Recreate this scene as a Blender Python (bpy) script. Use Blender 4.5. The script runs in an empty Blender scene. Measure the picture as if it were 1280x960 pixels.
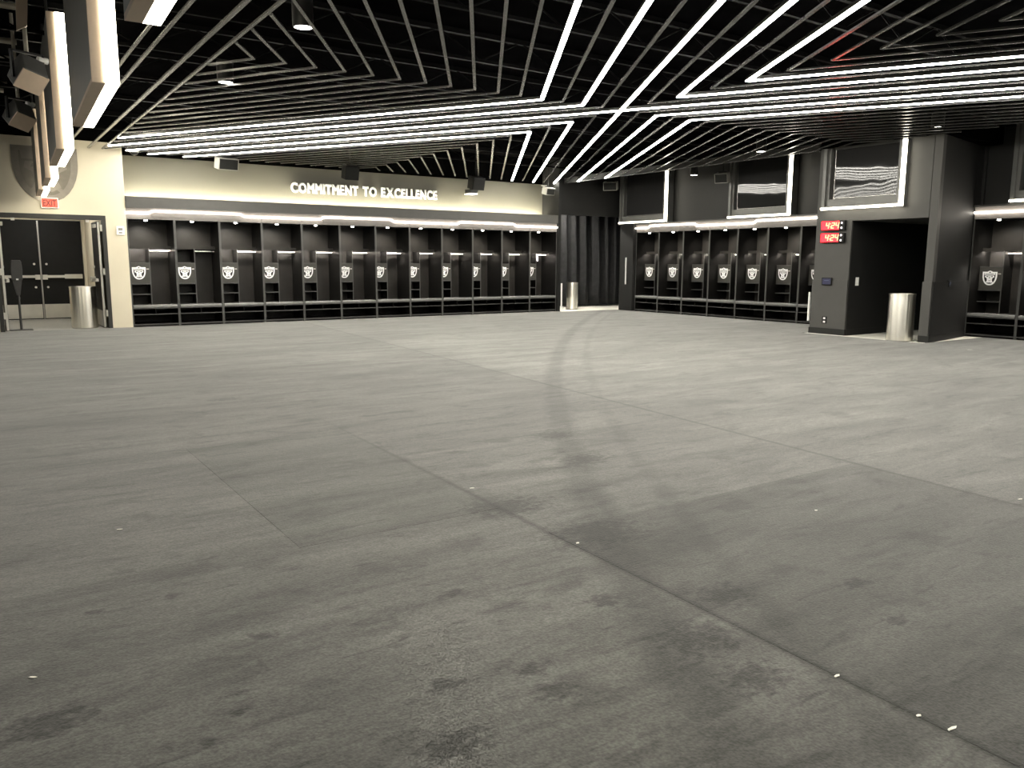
import bpy, bmesh, math, random
from mathutils import Vector, Matrix

random.seed(4)
S = bpy.context.scene
COL = S.collection

# ------------------------------------------------------------------ camera
F_PX = 1000.0
YAW, PITCH, ROLL, CAM_H = math.radians(33.95), math.radians(8.68), math.radians(0.26), 1.4
cf = Vector((math.sin(YAW) * math.cos(PITCH), math.cos(YAW) * math.cos(PITCH), -math.sin(PITCH)))
cr = Vector((math.cos(YAW), -math.sin(YAW), 0))
cu = cr.cross(cf)
r2 = math.cos(ROLL) * cr + math.sin(ROLL) * cu
u2 = -math.sin(ROLL) * cr + math.cos(ROLL) * cu
cam_d = bpy.data.cameras.new('camera')
cam_d.sensor_width = 36.0
cam_d.lens = F_PX / 1280 * 36
cam_d.clip_start = 0.05
cam = bpy.data.objects.new('camera', cam_d)
COL.objects.link(cam)
M4 = Matrix((r2, u2, -cf)).transposed().to_4x4()
M4.translation = Vector((0, 0, CAM_H))
cam.matrix_world = M4
S.camera = cam

# ------------------------------------------------------------------ world, exposure, light levels
W = bpy.data.worlds.new('world')
S.world = W
W.use_nodes = True
W.node_tree.nodes['Background'].inputs[0].default_value = (0.02, 0.02, 0.02, 1)
W.node_tree.nodes['Background'].inputs[1].default_value = 1.0
S.view_settings.view_transform = 'Standard'
S.view_settings.look = 'None'
S.view_settings.gamma = 1.0
S.view_settings.exposure = 1.8
S.view_settings.use_curve_mapping = False
S.cycles.use_denoising = True
S.cycles.use_adaptive_sampling = False
S.cycles.max_bounces = 7
S.cycles.diffuse_bounces = 4
S.cycles.glossy_bounces = 4
S.cycles.sample_clamp_indirect = 6.0
LINE_STRENGTH = 19.0       # ceiling light lines
FRAME_STRENGTH = 9.0       # light bars of the hung screens
WALL_BAR_STRENGTH = 4.0    # light bars of the wall screens
COVE_STRENGTH = 6.5        # zigzag strip over the lockers
WASH_STRENGTH = 36.0       # hidden strip washing the lettered wall
ROD_STRENGTH = 85.0         # strip under the locker shelf
PUCK_W = 18.0               # locker downlight, watts

# ------------------------------------------------------------------ materials
def new_mat(name):
    m = bpy.data.materials.new(name)
    m.use_nodes = True
    nt = m.node_tree
    return m, nt, nt.nodes['Principled BSDF']

def mat(name, col, rough=0.5, metal=0.0, var=0.0, scale=8.0, bump=0.0, spec=0.5, coat=0.0):
    m, nt, b = new_mat(name)
    b.inputs['Roughness'].default_value = rough
    b.inputs['Metallic'].default_value = metal
    b.inputs['Specular IOR Level'].default_value = spec
    b.inputs['Coat Weight'].default_value = coat
    tc = nt.nodes.new('ShaderNodeTexCoord')
    nz = nt.nodes.new('ShaderNodeTexNoise')
    nz.inputs['Scale'].default_value = scale
    nz.inputs['Detail'].default_value = 4
    nt.links.new(tc.outputs['Object'], nz.inputs['Vector'])
    rp = nt.nodes.new('ShaderNodeValToRGB')
    v = max(var, 0.02)
    rp.color_ramp.elements[0].color = [c * (1 - v) for c in col] + [1]
    rp.color_ramp.elements[1].color = [min(1, c * (1 + v)) for c in col] + [1]
    rp.color_ramp.elements[0].position = 0.3
    rp.color_ramp.elements[1].position = 0.7
    nt.links.new(nz.outputs['Fac'], rp.inputs[0])
    nt.links.new(rp.outputs[0], b.inputs['Base Color'])
    if bump:
        bp = nt.nodes.new('ShaderNodeBump')
        bp.inputs['Strength'].default_value = bump
        bp.inputs['Distance'].default_value = 0.02
        nt.links.new(nz.outputs['Fac'], bp.inputs['Height'])
        nt.links.new(bp.outputs[0], b.inputs['Normal'])
    return m

def emit(name, col, strength, base=0.5):
    m, nt, b = new_mat(name)
    b.inputs['Base Color'].default_value = (base, base, base, 1)
    b.inputs['Emission Color'].default_value = (*col, 1)
    b.inputs['Emission Strength'].default_value = strength
    return m

WARM = (1.0, 0.93, 0.76)
M = {}
M['line'] = emit('light_line_diffuser', (1.0, 0.96, 0.86), LINE_STRENGTH)
M['bar'] = emit('screen_bar_diffuser', (1.0, 0.92, 0.72), FRAME_STRENGTH)
M['wbar'] = emit('wall_screen_bar_diffuser', (1.0, 0.93, 0.76), WALL_BAR_STRENGTH)
M['cove'] = emit('zigzag_strip_diffuser', (1.0, 0.92, 0.80), COVE_STRENGTH)
M['wash'] = emit('wall_wash_strip', (1.0, 0.92, 0.70), WASH_STRENGTH)
M['rod'] = emit('shelf_strip_diffuser', (1.0, 0.92, 0.82), ROD_STRENGTH)
M['puck'] = emit('puck_lens', (1.0, 0.95, 0.85), 12.0)
M['down'] = emit('downlight_lens', (1.0, 0.95, 0.85), 8.0)
M['panel_light'] = emit('vestibule_panel_lens', (1.0, 0.96, 0.88), 4.5)
M['alcove'] = emit('alcove_lens', (1.0, 0.95, 0.85), 140.0)
M['digit'] = emit('digit_segment', (1.0, 0.62, 0.22), 0.9, 0.02)
M['clock_face'] = emit('clock_red_face', (1.0, 0.0028, 0.006), 4.5, 0.01)
M['white_led'] = emit('clock_indicator', (1.0, 0.9, 0.9), 1.0)
M['status'] = emit('status_light', (0.6, 0.7, 1.0), 0.10, 0.02)
M['exit_red'] = emit('exit_letters', (0.5, 0.006, 0.003), 0.10, 0.02)
M['exit_face'] = emit('exit_face', (1.0, 0.10, 0.05), 0.6, 0.02)
M['touch'] = emit('touch_panel_screen', (0.02, 0.03, 0.3), 0.05, 0.01)
M['slat'] = mat('slat_black_lacquer', (0.080, 0.079, 0.077), 0.25, 0.0, 0.02, 3, spec=0.9)
M['deck'] = mat('black_painted_deck', (0.0022, 0.0022, 0.0023), 0.9, 0, 0.3, 2, spec=0.0)
M['joist'] = mat('black_painted_steel', (0.0022, 0.0022, 0.0022), 0.7, 0.0, 0.1, spec=0.04)
M['cream'] = mat('cream_wall_paint', (0.62, 0.565, 0.44), 0.7, 0, 0.02, 2, 0.03)
M['greywall'] = mat('pale_grey_wall_paint', (0.110, 0.105, 0.086), 0.75, 0, 0.02, 2, 0.03)
M['dark'] = mat('charcoal_wall_paint', (0.0115, 0.0115, 0.011), 0.6, 0, 0.06, 3, 0.04, spec=0.25)
M['darkgrey'] = mat('dark_grey_wall_paint', (0.017, 0.0168, 0.0156), 0.55, 0, 0.05, 3, 0.03, spec=0.3)
M['laminate'] = mat('black_locker_laminate', (0.0065, 0.0062, 0.0058), 0.34, 0, 0.15, 6, spec=0.12)
M['backing'] = mat('locker_back_laminate', (0.021, 0.0195, 0.0175), 0.4, 0, 0.12, 5, spec=0.2)
M['edge'] = mat('grey_edge_band', (0.07, 0.07, 0.067), 0.35, 0.2, 0.05)
M['fascia'] = mat('grey_fascia_laminate', (0.18, 0.165, 0.153), 0.45, 0, 0.05)
M['crown'] = mat('crown_board_grey', (0.062, 0.060, 0.055), 0.5, 0, 0.05)
M['doorgrey'] = mat('cubby_door_grey', (0.058, 0.056, 0.050), 0.4, 0, 0.08, spec=0.3)
M['cushion'] = mat('seat_vinyl', (0.20, 0.20, 0.195), 0.22, 0, 0.08, 20, 0.0)
M['white'] = mat('white_enamel', (0.82, 0.82, 0.8), 0.4, 0, 0.02)
M['black'] = mat('black_plastic', (0.008, 0.008, 0.008), 0.45, 0, 0.1, spec=0.2)
M['emblem_white'] = mat('emblem_silver_white', (0.96, 0.96, 0.95), 0.3, 0.0, 0.01)
M['emblem_black'] = mat('emblem_black', (0.008, 0.008, 0.008), 0.4)
M['emblem_grey'] = mat('emblem_brushed_grey', (0.22, 0.20, 0.17), 0.35, 0.5, 0.1)
M['emblem_grey_dark'] = mat('emblem_satin_grey', (0.15, 0.135, 0.11), 0.4, 0.3, 0.1)
M['steel'] = mat('brushed_steel', (0.74, 0.72, 0.66), 0.3, 0.7, 0.08, 4)
M['steel_dark'] = mat('satin_steel', (0.45, 0.44, 0.41), 0.35, 1.0, 0.08, 4)
M['door_black'] = mat('black_door_paint', (0.009, 0.009, 0.009), 0.5, 0, 0.1, spec=0.2)
M['frame_grey'] = mat('door_frame_paint', (0.020, 0.0195, 0.018), 0.45, 0, 0.05)
M['pale_metal'] = mat('pale_painted_metal', (0.75, 0.60, 0.46), 0.5, 0, 0.04)
M['housing'] = mat('screen_housing_grey', (0.11, 0.11, 0.103), 0.4, 0.1, 0.05)
M['hung_housing'] = mat('hung_screen_housing_grey', (0.24, 0.24, 0.225), 0.4, 0.1, 0.05)
M['speaker_grey'] = mat('speaker_grey_cabinet', (0.24, 0.235, 0.21), 0.6, 0, 0.05)
M['grille'] = mat('speaker_grille', (0.009, 0.009, 0.008), 0.6, 0, 0.3, 60, spec=0.2)
M['block'] = mat('portal_block_grey', (0.060, 0.059, 0.055), 0.55, 0, 0.05, 3, 0.03, spec=0.3)
M['vinyl'] = mat('white_protective_vinyl', (0.84, 0.82, 0.74), 0.4, 0, 0.12, 5, 0.15)
M['vest_floor'] = mat('grey_entrance_carpet', (0.26, 0.255, 0.235), 0.95, 0, 0.2, 40, 0.1)
M['curtain'] = mat('black_curtain_cloth', (0.022, 0.022, 0.023), 0.75, 0, 0.2, 8, spec=0.2)
M['stand'] = mat('stand_grey_plastic', (0.030, 0.029, 0.028), 0.5, 0, 0.1)
M['paper'] = mat('torn_paper', (0.75, 0.73, 0.66), 0.8, 0, 0.05)
M['conduit'] = mat('painted_conduit', (0.36, 0.33, 0.27), 0.4, 0.3, 0.1)

def brushed(m, aniso=0.85):
    nt = m.node_tree
    b = nt.nodes['Principled BSDF']
    tg = nt.nodes.new('ShaderNodeTangent')
    tg.direction_type = 'RADIAL'
    tg.axis = 'Z'
    nt.links.new(tg.outputs[0], b.inputs['Tangent'])
    b.inputs['Anisotropic'].default_value = aniso
    b.inputs['Anisotropic Rotation'].default_value = 0.25
    tc = nt.nodes.new('ShaderNodeTexCoord')
    mp = nt.nodes.new('ShaderNodeMapping')
    mp.inputs['Scale'].default_value = (9, 9, 0.12)
    nz = nt.nodes.new('ShaderNodeTexNoise')
    nz.inputs['Scale'].default_value = 1.0
    nz.inputs['Detail'].default_value = 2
    bp = nt.nodes.new('ShaderNodeBump')
    bp.inputs['Strength'].default_value = 0.5
    bp.inputs['Distance'].default_value = 0.05
    nt.links.new(tc.outputs['Object'], mp.inputs['Vector'])
    nt.links.new(mp.outputs[0], nz.inputs['Vector'])
    nt.links.new(nz.outputs['Fac'], bp.inputs['Height'])
    nt.links.new(bp.outputs[0], b.inputs['Normal'])
M['bin_steel'] = mat('brushed_bin_steel', (0.92, 0.89, 0.81), 0.36, 1.0, 0.04, 3)
brushed(M['bin_steel'])

# glossy screen whose face is very slightly wavy, as the photo's reflections are
def screen_mat():
    m, nt, b = new_mat('glossy_dark_screen')
    b.inputs['Base Color'].default_value = (0.02, 0.02, 0.02, 1)
    b.inputs['Roughness'].default_value = 0.04
    b.inputs['Specular IOR Level'].default_value = 0.3
    tc = nt.nodes.new('ShaderNodeTexCoord')
    nz = nt.nodes.new('ShaderNodeTexNoise')
    nz.inputs['Scale'].default_value = 1.6
    nz.inputs['Detail'].default_value = 1
    bp = nt.nodes.new('ShaderNodeBump')
    bp.inputs['Strength'].default_value = 0.09
    bp.inputs['Distance'].default_value = 0.05
    nt.links.new(tc.outputs['Object'], nz.inputs['Vector'])
    nt.links.new(nz.outputs['Fac'], bp.inputs['Height'])
    nt.links.new(bp.outputs[0], b.inputs['Normal'])
    return m
M['screen'] = screen_mat()

# worn charcoal carpet: nap streaks, grime blots, a long tyre track, soiled seams
SPOTS = [(1.0, 2.95, .05), (0.7, 2.85, .05)]
def px_floor(x, y):
    d = cf + r2 * ((x - 640) / F_PX) - u2 * ((y - 480) / F_PX)
    t = -CAM_H / d.z
    return (d.x * t, d.y * t)
SPOTS = [(*px_floor(x, y), r) for x, y, r in [
    (216, 747, .035), (121, 767, .035), (292, 870, .03), (296, 893, .03), (262, 932, .03), (566, 744, .05),
    (327, 798, .04), (62, 907, .10), (555, 858, .05), (566, 935, .08), (757, 753, .06), (663, 840, .05),
    (694, 867, .06), (1118, 778, .05), (1072, 732, .06), (745, 668, .22), (632, 634, .2), (735, 575, .14),
    (690, 545, .16), (870, 800, .12), (940, 850, .1), (280, 500, .12), (905, 745, .1)]]

def carpet(name, col):
    m, nt, b = new_mat(name)
    N, L = nt.nodes, nt.links
    b.inputs['Roughness'].default_value = 0.95
    b.inputs['Specular IOR Level'].default_value = 0.15
    b.inputs['Sheen Weight'].default_value = 0.25
    b.inputs['Sheen Roughness'].default_value = 0.5
    geo = N.new('ShaderNodeNewGeometry')

    def noise(sc, rot, scale, detail, rough=0.55, dist=0.0):
        mp = N.new('ShaderNodeMapping')
        mp.inputs['Scale'].default_value = sc
        mp.inputs['Rotation'].default_value = (0, 0, rot)
        L.new(geo.outputs['Position'], mp.inputs['Vector'])
        n = N.new('ShaderNodeTexNoise')
        n.inputs['Scale'].default_value = scale
        n.inputs['Detail'].default_value = detail
        n.inputs['Roughness'].default_value = rough
        n.inputs['Distortion'].default_value = dist
        L.new(mp.outputs[0], n.inputs['Vector'])
        return n.outputs['Fac']

    def mth(op, a, c=None, d=None):
        n = N.new('ShaderNodeMath')
        n.operation = op
        for i, v in enumerate((a, c, d)):
            if v is None:
                continue
            if isinstance(v, (int, float)):
                n.inputs[i].default_value = v
            else:
                L.new(v, n.inputs[i])
        return n.outputs[0]

    def rng(v, a, c, d, e):
        n = N.new('ShaderNodeMapRange')
        n.inputs[1].default_value, n.inputs[2].default_value = a, c
        n.inputs[3].default_value, n.inputs[4].default_value = d, e
        L.new(v, n.inputs[0])
        return n.outputs[0]
    sep = N.new('ShaderNodeSeparateXYZ')
    L.new(geo.outputs['Position'], sep.inputs[0])
    X, Y = sep.outputs[0], sep.outputs[1]
    streak = noise((0.45, 2.2, 1), -0.25, 1.5, 7, 0.62, 0.6)
    broad = noise((0.3, 0.5, 1), 0.3, 1.2, 3)
    blot = noise((1, 1.6, 1), -0.2, 2.6, 6, 0.6, 0.3)
    grain = noise((1, 1, 1), 0, 90, 2)
    mid = noise((1, 1.5, 1), 0.2, 22, 4, 0.65)
    scuff = noise((0.7, 3.4, 1), -0.2, 4.2, 5, 0.62, 0.8)
    scuff2 = noise((2.6, 0.8, 1), -0.1, 3.4, 5, 0.62, 0.8)
    smear = noise((0.6, 3.5, 1), -0.15, 3.0, 4, 0.6, 0.4)
    v = mth('MULTIPLY', rng(streak, 0.33, 0.67, 0.66, 1.30), rng(broad, 0.3, 0.7, 0.85, 1.15))
    v = mth('MULTIPLY', v, rng(blot, 0.55, 0.66, 1.0, 0.66))
    v = mth('MULTIPLY', v, rng(smear, 0.55, 0.70, 1.0, 0.66))
    v = mth('MULTIPLY', v, rng(grain, 0.3, 0.7, 0.72, 1.28))
    v = mth('MULTIPLY', v, rng(mid, 0.3, 0.7, 0.82, 1.18))
    v = mth('MULTIPLY', v, rng(scuff, 0.60, 0.69, 1.0, 0.60))
    v = mth('MULTIPLY', v, rng(scuff2, 0.64, 0.72, 1.0, 0.74))
    # tyre track: a shallow curve swept across the floor, patchy
    tr = mth('ADD', mth('MULTIPLY', mth('MULTIPLY', Y, Y), 0.0165), mth('ADD', mth('MULTIPLY', Y, 0.50), 0.98))
    for off, wd, dk in ((0.0, 0.17, 0.52), (0.55, 0.09, 0.72)):
        dd = mth('ABSOLUTE', mth('SUBTRACT', mth('SUBTRACT', X, tr), off))
        band = rng(dd, wd * 0.4, wd * 1.3, dk, 1.0)
        band = mth('ADD', band, rng(blot, 0.42, 0.62, 0.0, 0.3))
        v = mth('MULTIPLY', v, mth('MINIMUM', band, 1.0))
    # seams gather dirt
    for a, k in ((4.80, 0.085), (2.30, 0.03)):
        dd = mth('ABSOLUTE', mth('SUBTRACT', X, mth('ADD', mth('MULTIPLY', Y, k), a)))
        sm_ = rng(dd, 0.005, 0.034, 0.5, 1.0)
        if k < 0.05:
            sm_ = mth('MINIMUM', mth('ADD', sm_, rng(Y, 4.5, 7.5, 0.0, 0.5)), 1.0)
        v = mth('MULTIPLY', v, sm_)
    for sx, sy, sr in SPOTS:
        dx = mth('MULTIPLY', mth('SUBTRACT', X, sx), 0.7)
        dy = mth('SUBTRACT', Y, sy)
        d2 = mth('SQRT', mth('ADD', mth('MULTIPLY', dx, dx), mth('MULTIPLY', dy, dy)))
        d2 = mth('ADD', d2, mth('MULTIPLY', mth('SUBTRACT', mid, 0.5), sr * 2.6))
        v = mth('MULTIPLY', v, rng(d2, sr * 0.4, sr * 1.1, 0.45, 1.0))
    mix = N.new('ShaderNodeMix')
    mix.data_type = 'RGBA'
    mix.blend_type = 'MULTIPLY'
    mix.inputs[0].default_value = 1
    mix.inputs[6].default_value = (*col, 1)
    cmb = N.new('ShaderNodeCombineColor')
    for i in range(3):
        L.new(v, cmb.inputs[i])
    L.new(cmb.outputs[0], mix.inputs[7])
    L.new(mix.outputs[2], b.inputs['Base Color'])
    bp = N.new('ShaderNodeBump')
    bp.inputs['Strength'].default_value = 0.25
    bp.inputs['Distance'].default_value = 0.01
    L.new(grain, bp.inputs['Height'])
    L.new(bp.outputs[0], b.inputs['Normal'])
    return m
C0 = (0.094, 0.0935, 0.0865)
def tint(k, g=1.0):
    return (C0[0] * k, C0[1] * k * g, C0[2] * k)
M['carpet_a'] = carpet('carpet_worn', tint(0.97))
M['carpet_b'] = carpet('carpet_greenish', tint(0.82, 1.02))
M['carpet_c'] = carpet('carpet_pale', tint(1.18))
M['carpet_d'] = carpet('carpet_deep', tint(0.68))
M['carpet_e'] = carpet('carpet_mid', tint(1.0))

# ------------------------------------------------------------------ helpers
class MB:
    def __init__(self):
        self.v, self.f, self.mi = [], [], []
    def poly(self, pts, faces, mi=0):
        o = len(self.v)
        self.v += [tuple(p) for p in pts]
        for f in faces:
            self.f.append([i + o for i in f])
            self.mi.append(mi)
        return self
    def box(self, x0, x1, y0, y1, z0, z1, mi=0):
        p = [(x0, y0, z0), (x1, y0, z0), (x1, y1, z0), (x0, y1, z0), (x0, y0, z1), (x1, y0, z1), (x1, y1, z1), (x0, y1, z1)]
        return self.poly(p, [(0, 3, 2, 1), (4, 5, 6, 7), (0, 1, 5, 4), (1, 2, 6, 5), (2, 3, 7, 6), (3, 0, 4, 7)], mi)
    def prism(self, pts, h0, h1, fn, mi=0):
        """extrude a CCW 2D outline between h0 and h1; fn(u, v, h) gives the 3D point"""
        n = len(pts)
        P = [fn(u, v, h0) for u, v in pts] + [fn(u, v, h1) for u, v in pts]
        fs = [tuple(range(n))[::-1], tuple(range(n, 2 * n))]
        fs += [(i, (i + 1) % n, n + (i + 1) % n, n + i) for i in range(n)]
        return self.poly(P, fs, mi)
    def flat(self, pts, z0, z1, mi=0):
        return self.prism(pts, z0, z1, lambda u, v, h: (u, v, h), mi)
    def beam(self, a, b, w, z0, z1, mi=0):
        a, b = Vector(a), Vector(b)
        d = (b - a).normalized()
        n = Vector((-d.y, d.x)) * (w / 2)
        return self.flat([a - n, b - n, b + n, a + n], z0, z1, mi)
    def tube(self, a, b, r, n=10, r2=None, mi=0, cap=True):
        a, b = Vector(a), Vector(b)
        r2 = r if r2 is None else r2
        d = (b - a).normalized()
        s = d.orthogonal().normalized()
        t = d.cross(s)
        P = []
        for c, rr in ((a, r), (b, r2)):
            for i in range(n):
                an = 2 * math.pi * i / n
                P.append(c + (s * math.cos(an) + t * math.sin(an)) * rr)
        fs = [(i, (i + 1) % n, n + (i + 1) % n, n + i) for i in range(n)]
        if cap:
            fs += [tuple(range(n))[::-1], tuple(range(n, 2 * n))]
        return self.poly(P, fs, mi)
    def lathe(self, prof, c=(0, 0), n=32, mi=0):
        P, fs = [], []
        for r, z in prof:
            for i in range(n):
                an = 2 * math.pi * i / n
                P.append((c[0] + r * math.cos(an), c[1] + r * math.sin(an), z))
        for k in range(len(prof) - 1):
            for i in range(n):
                j = (i + 1) % n
                fs.append((k * n + i, k * n + j, (k + 1) * n + j, (k + 1) * n + i))
        return self.poly(P, fs, mi)
    def build(self, name, mats, parent=None, bevel=0.0, smooth=False):
        me = bpy.data.meshes.new(name)
        me.from_pydata(self.v, [], self.f)
        if not isinstance(mats, (list, tuple)):
            mats = [mats]
        for m in mats:
            me.materials.append(m)
        for p, i in zip(me.polygons, self.mi):
            p.material_index = i
        bm = bmesh.new()
        bm.from_mesh(me)
        bmesh.ops.recalc_face_normals(bm, faces=bm.faces)
        if bevel:
            es = [e for e in bm.edges if len(e.link_faces) == 2 and e.calc_face_angle(0) > 0.5]
            bmesh.ops.bevel(bm, geom=es, offset=bevel, segments=2, affect='EDGES', profile=0.6)
        if smooth:
            for f in bm.faces:
                f.smooth = True
            for e in bm.edges:
                if len(e.link_faces) == 2 and e.calc_face_angle(0) > 0.6:
                    e.smooth = False
        bm.to_mesh(me)
        bm.free()
        o = bpy.data.objects.new(name, me)
        COL.objects.link(o)
        if parent is not None:
            o.parent = parent
        return o

def box(name, m, x0, x1, y0, y1, z0, z1, parent=None, bevel=0.0):
    return MB().box(min(x0, x1), max(x0, x1), min(y0, y1), max(y0, y1), min(z0, z1), max(z0, z1)).build(name, m, parent, bevel)

def tag(o, label=None, cat=None, group=None, kind=None):
    if label: o['label'] = label
    if cat: o['category'] = cat
    if group: o['group'] = group
    if kind: o['kind'] = kind
    return o

def thing(name, loc, label, cat, group=None, rz=0.0):
    o = bpy.data.objects.new(name, None)
    o.empty_display_size = 0.1
    COL.objects.link(o)
    o.location = loc
    o.rotation_euler = (0, 0, rz)
    return tag(o, label, cat, group)

def struct(o, label=None):
    o['kind'] = 'structure'
    if label: o['label'] = label
    return o

def copy_tree(o, parent=None):
    c = o.copy()
    COL.objects.link(c)
    if parent is not None:
        c.parent = parent
    for ch in list(o.children):
        copy_tree(ch, c)
    return c

def text_mesh(s, size, extrude, offset=0.0, bold=0.0):
    cu_ = bpy.data.curves.new('text', 'FONT')
    cu_.body = s
    cu_.size = size
    cu_.extrude = extrude
    cu_.offset = offset
    cu_.bevel_depth = bold
    cu_.bevel_resolution = 0
    cu_.resolution_u = 4
    o = bpy.data.objects.new('text', cu_)
    COL.objects.link(o)
    dg = bpy.context.evaluated_depsgraph_get()
    me = bpy.data.meshes.new_from_object(o.evaluated_get(dg))
    bpy.data.objects.remove(o)
    bpy.data.curves.remove(cu_)
    return me

# ------------------------------------------------------------------ main levels
Y_LOCK = 18.38      # front plane of the lockers under the lettering
X_LOCK = 16.0       # front plane of the lockers on the clock side
Z_SLAT = 3.60       # underside of the ceiling slats
Z_DECK = 4.30
LOCK_D = 0.72

# ------------------------------------------------------------------ floor and carpet
floor = struct(box('floor', M['vinyl'], -5, 18.5, -3, 22.2, -0.1, 0.0), 'pale protective floor surface under the worn charcoal carpet')
def s1(y): return 4.80 + 0.085 * y
def s2(y): return 2.30 + 0.03 * y
def strip(y0, y1, fa, fb, m, h):
    q = [(fa(y0), y0), (fb(y0), y0), (fb(y1), y1), (fa(y1), y1)]
    return MB().flat(q, 0.0005, h).build('carpet_panel', m, floor)
LX = lambda y: -4.98
strip(-2.98, 3.70, LX, s2, M['carpet_a'], 0.008)
strip(3.70, 6.18, LX, lambda y: 1.24, M['carpet_e'], 0.0075)
strip(3.70, 6.18, lambda y: 1.24, s2, M['carpet_b'], 0.009)
strip(6.18, 18.37, LX, s2, M['carpet_e'], 0.008)
strip(-2.98, 3.21, s2, s1, M['carpet_d'], 0.009)
strip(3.21, 10.5, s2, s1, M['carpet_a'], 0.008)
strip(10.5, 18.33, s2, s1, M['carpet_e'], 0.0085)
strip(-2.98, 7.0, s1, lambda y: 9.6, M['carpet_e'], 0.0078)
strip(7.0, 18.32, s1, lambda y: 9.6, M['carpet_c'], 0.0078)
strip(-2.98, 7.98, lambda y: 9.6, lambda y: 13.94, M['carpet_e'], 0.0084)
strip(7.98, 18.3, lambda y: 9.6, lambda y: 13.9, M['carpet_c'], 0.0084)
strip(-2.98, 7.66, lambda y: 13.94, lambda y: 16.06, M['carpet_e'], 0.0080)
strip(10.16, 18.12, lambda y: 13.9, lambda y: 15.955, M['carpet_c'], 0.0080)

# ------------------------------------------------------------------ walls
# cream wall with the door opening (X 0.48 .. 2.35)
w = MB()
w.box(-5, 0.42, 18.38, 18.5, 0, 3.74).box(2.38, 2.775, 18.38, 18.5, 0, 3.74).box(0.42, 2.38, 18.38, 18.5, 2.29, 3.74)
w.box(2.64, 2.775, 18.5, 19.2, 0, 3.74)
struct(w.build('wall_front', M['cream']), 'cream wall with the double door opening')
struct(box('wall_front_upper', M['deck'], -5, 2.775, 18.42, 18.6, 3.74, Z_DECK))
struct(box('wall_front_lettered', M['greywall'], 2.775, 13.92, 19.12, 19.25, 0, 3.60), 'pale wall behind the raised lettering')
struct(box('wall_front_plenum', M['deck'], 2.775, 13.92, 19.12, 19.25, 3.60, Z_DECK))
struct(box('trim_1', M['dark'], 13.895, 13.985, 18.33, 19.6, 0, Z_DECK), 'charcoal end post beside the curtain')
# curtain alcove
struct(box('wall_alcove_header', M['dark'], 13.985, 16.3, 18.4, 18.5, 2.73, Z_DECK))
struct(box('wall_alcove_back', M['dark'], 13.9, 18.4, 20.6, 20.7, 0, Z_DECK))
struct(box('wall_alcove_left', M['dark'], 13.9, 13.97, 19.6, 20.6, 0, Z_DECK))
struct(box('ceiling_alcove', M['dark'], 13.985, 18.4, 18.5, 20.6, 3.3, 3.4))
struct(box('trim_2', M['dark'], 15.90, 16.3, 17.42, 17.98, 0, 2.49), 'charcoal end post of the clock side lockers')
# clock side wall above and behind the lockers
struct(box('wall_right', M['darkgrey'], 16.28, 16.4, 8.0, 18.5, 2.5, Z_DECK), 'dark grey wall above the clock side lockers')
struct(box('wall_right_lower', M['dark'], 16.74, 16.82, 10.1, 17.98, 0, 2.5))
struct(box('wall_right_near', M['darkgrey'], 16.28, 16.4, -3, 7.98, 2.5, Z_DECK))
struct(box('wall_right_near_lower', M['dark'], 16.80, 16.88, -3, 7.98, 0, 2.5))
# portal block with the dark passage
b = MB()
b.box(14.15, 16.9, 9.35, 10.13, 0, 3.62)                   # clock column
b.flat([(14.15, 7.70), (14.30, 7.728), (14.30, 7.85), (14.15, 7.85)], 0, 3.62)
struct(MB().flat([(14.30, 7.728), (16.06, 8.05), (16.9, 8.05), (16.9, 8.13), (15.9, 8.11), (14.30, 7.85)], 0, 3.62).build('wall_portal_return', M['dark']))
b.box(14.15, 14.95, 7.86, 9.35, 2.21, 3.62).box(14.95, 16.9, 8.14, 9.35, 2.21, 3.62)
struct(box('wall_portal_plenum', M['deck'], 14.15, 16.9, 7.73, 10.13, 3.62, Z_DECK))
struct(box('wall_passage_lining', M['dark'], 14.17, 16.9, 9.338, 9.352, 0, 2.21))
struct(b.build('wall_portal', M['block']), 'dark grey portal block with a passage opening')
for q in ([(14.125, 9.345), (14.15, 9.345), (14.15, 10.135), (14.125, 10.135)],
          [(14.12, 7.69), (14.15, 7.69), (14.15, 7.86), (14.12, 7.86)]):
    struct(MB().flat(q, 0, 1.08).build('trim_3', M['block']), 'wainscot panel on the portal block')
struct(MB().flat([(14.15, 7.67), (16.04, 8.02), (16.04, 8.05), (14.15, 7.70)], 0, 1.08).build('trim_4', M['dark']), 'wainscot panel on the portal return')
for q in ([(14.105, 9.33), (14.125, 9.33), (14.125, 10.145), (14.105, 10.145)],
          [(14.105, 7.655), (14.12, 7.655), (14.12, 7.86), (14.105, 7.86)],
          [(14.12, 7.655), (16.03, 8.005), (16.03, 8.02), (14.12, 7.67)],
          [(14.15, 9.33), (17.9, 9.33), (17.9, 9.35), (14.15, 9.35)]):
    struct(MB().flat(q, 0, 0.12).build('baseboard_portal', M['dark']))
struct(box('wall_passage', M['dark'], 16.9, 18.3, 9.35, 9.5, 0, 2.6))
struct(box('wall_passage_end', M['deck'], 18.1, 18.2, 6.5, 9.4, 0, 2.6))
struct(box('wall_passage_near', M['dark'], 16.9, 18.3, 8.03, 8.13, 0, 2.6))
struct(box('ceiling_passage', M['dark'], 16.9, 18.3, 8.0, 9.5, 2.21, 2.3))
pp = thing('partition_screen', (16.0, 8.6, 0), 'dark grey low panel inside the passage behind the steel bin', 'panel')
box('panel_board', M['darkgrey'], -0.02, 0.02, -0.45, -0.05, 0.12, 1.02, pp)
box('foot', M['black'], -0.1, 0.1, -0.44, -0.38, 0.0, 0.12, pp)
box('foot', M['black'], -0.1, 0.1, -0.12, -0.06, 0.0, 0.12, pp)
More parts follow.
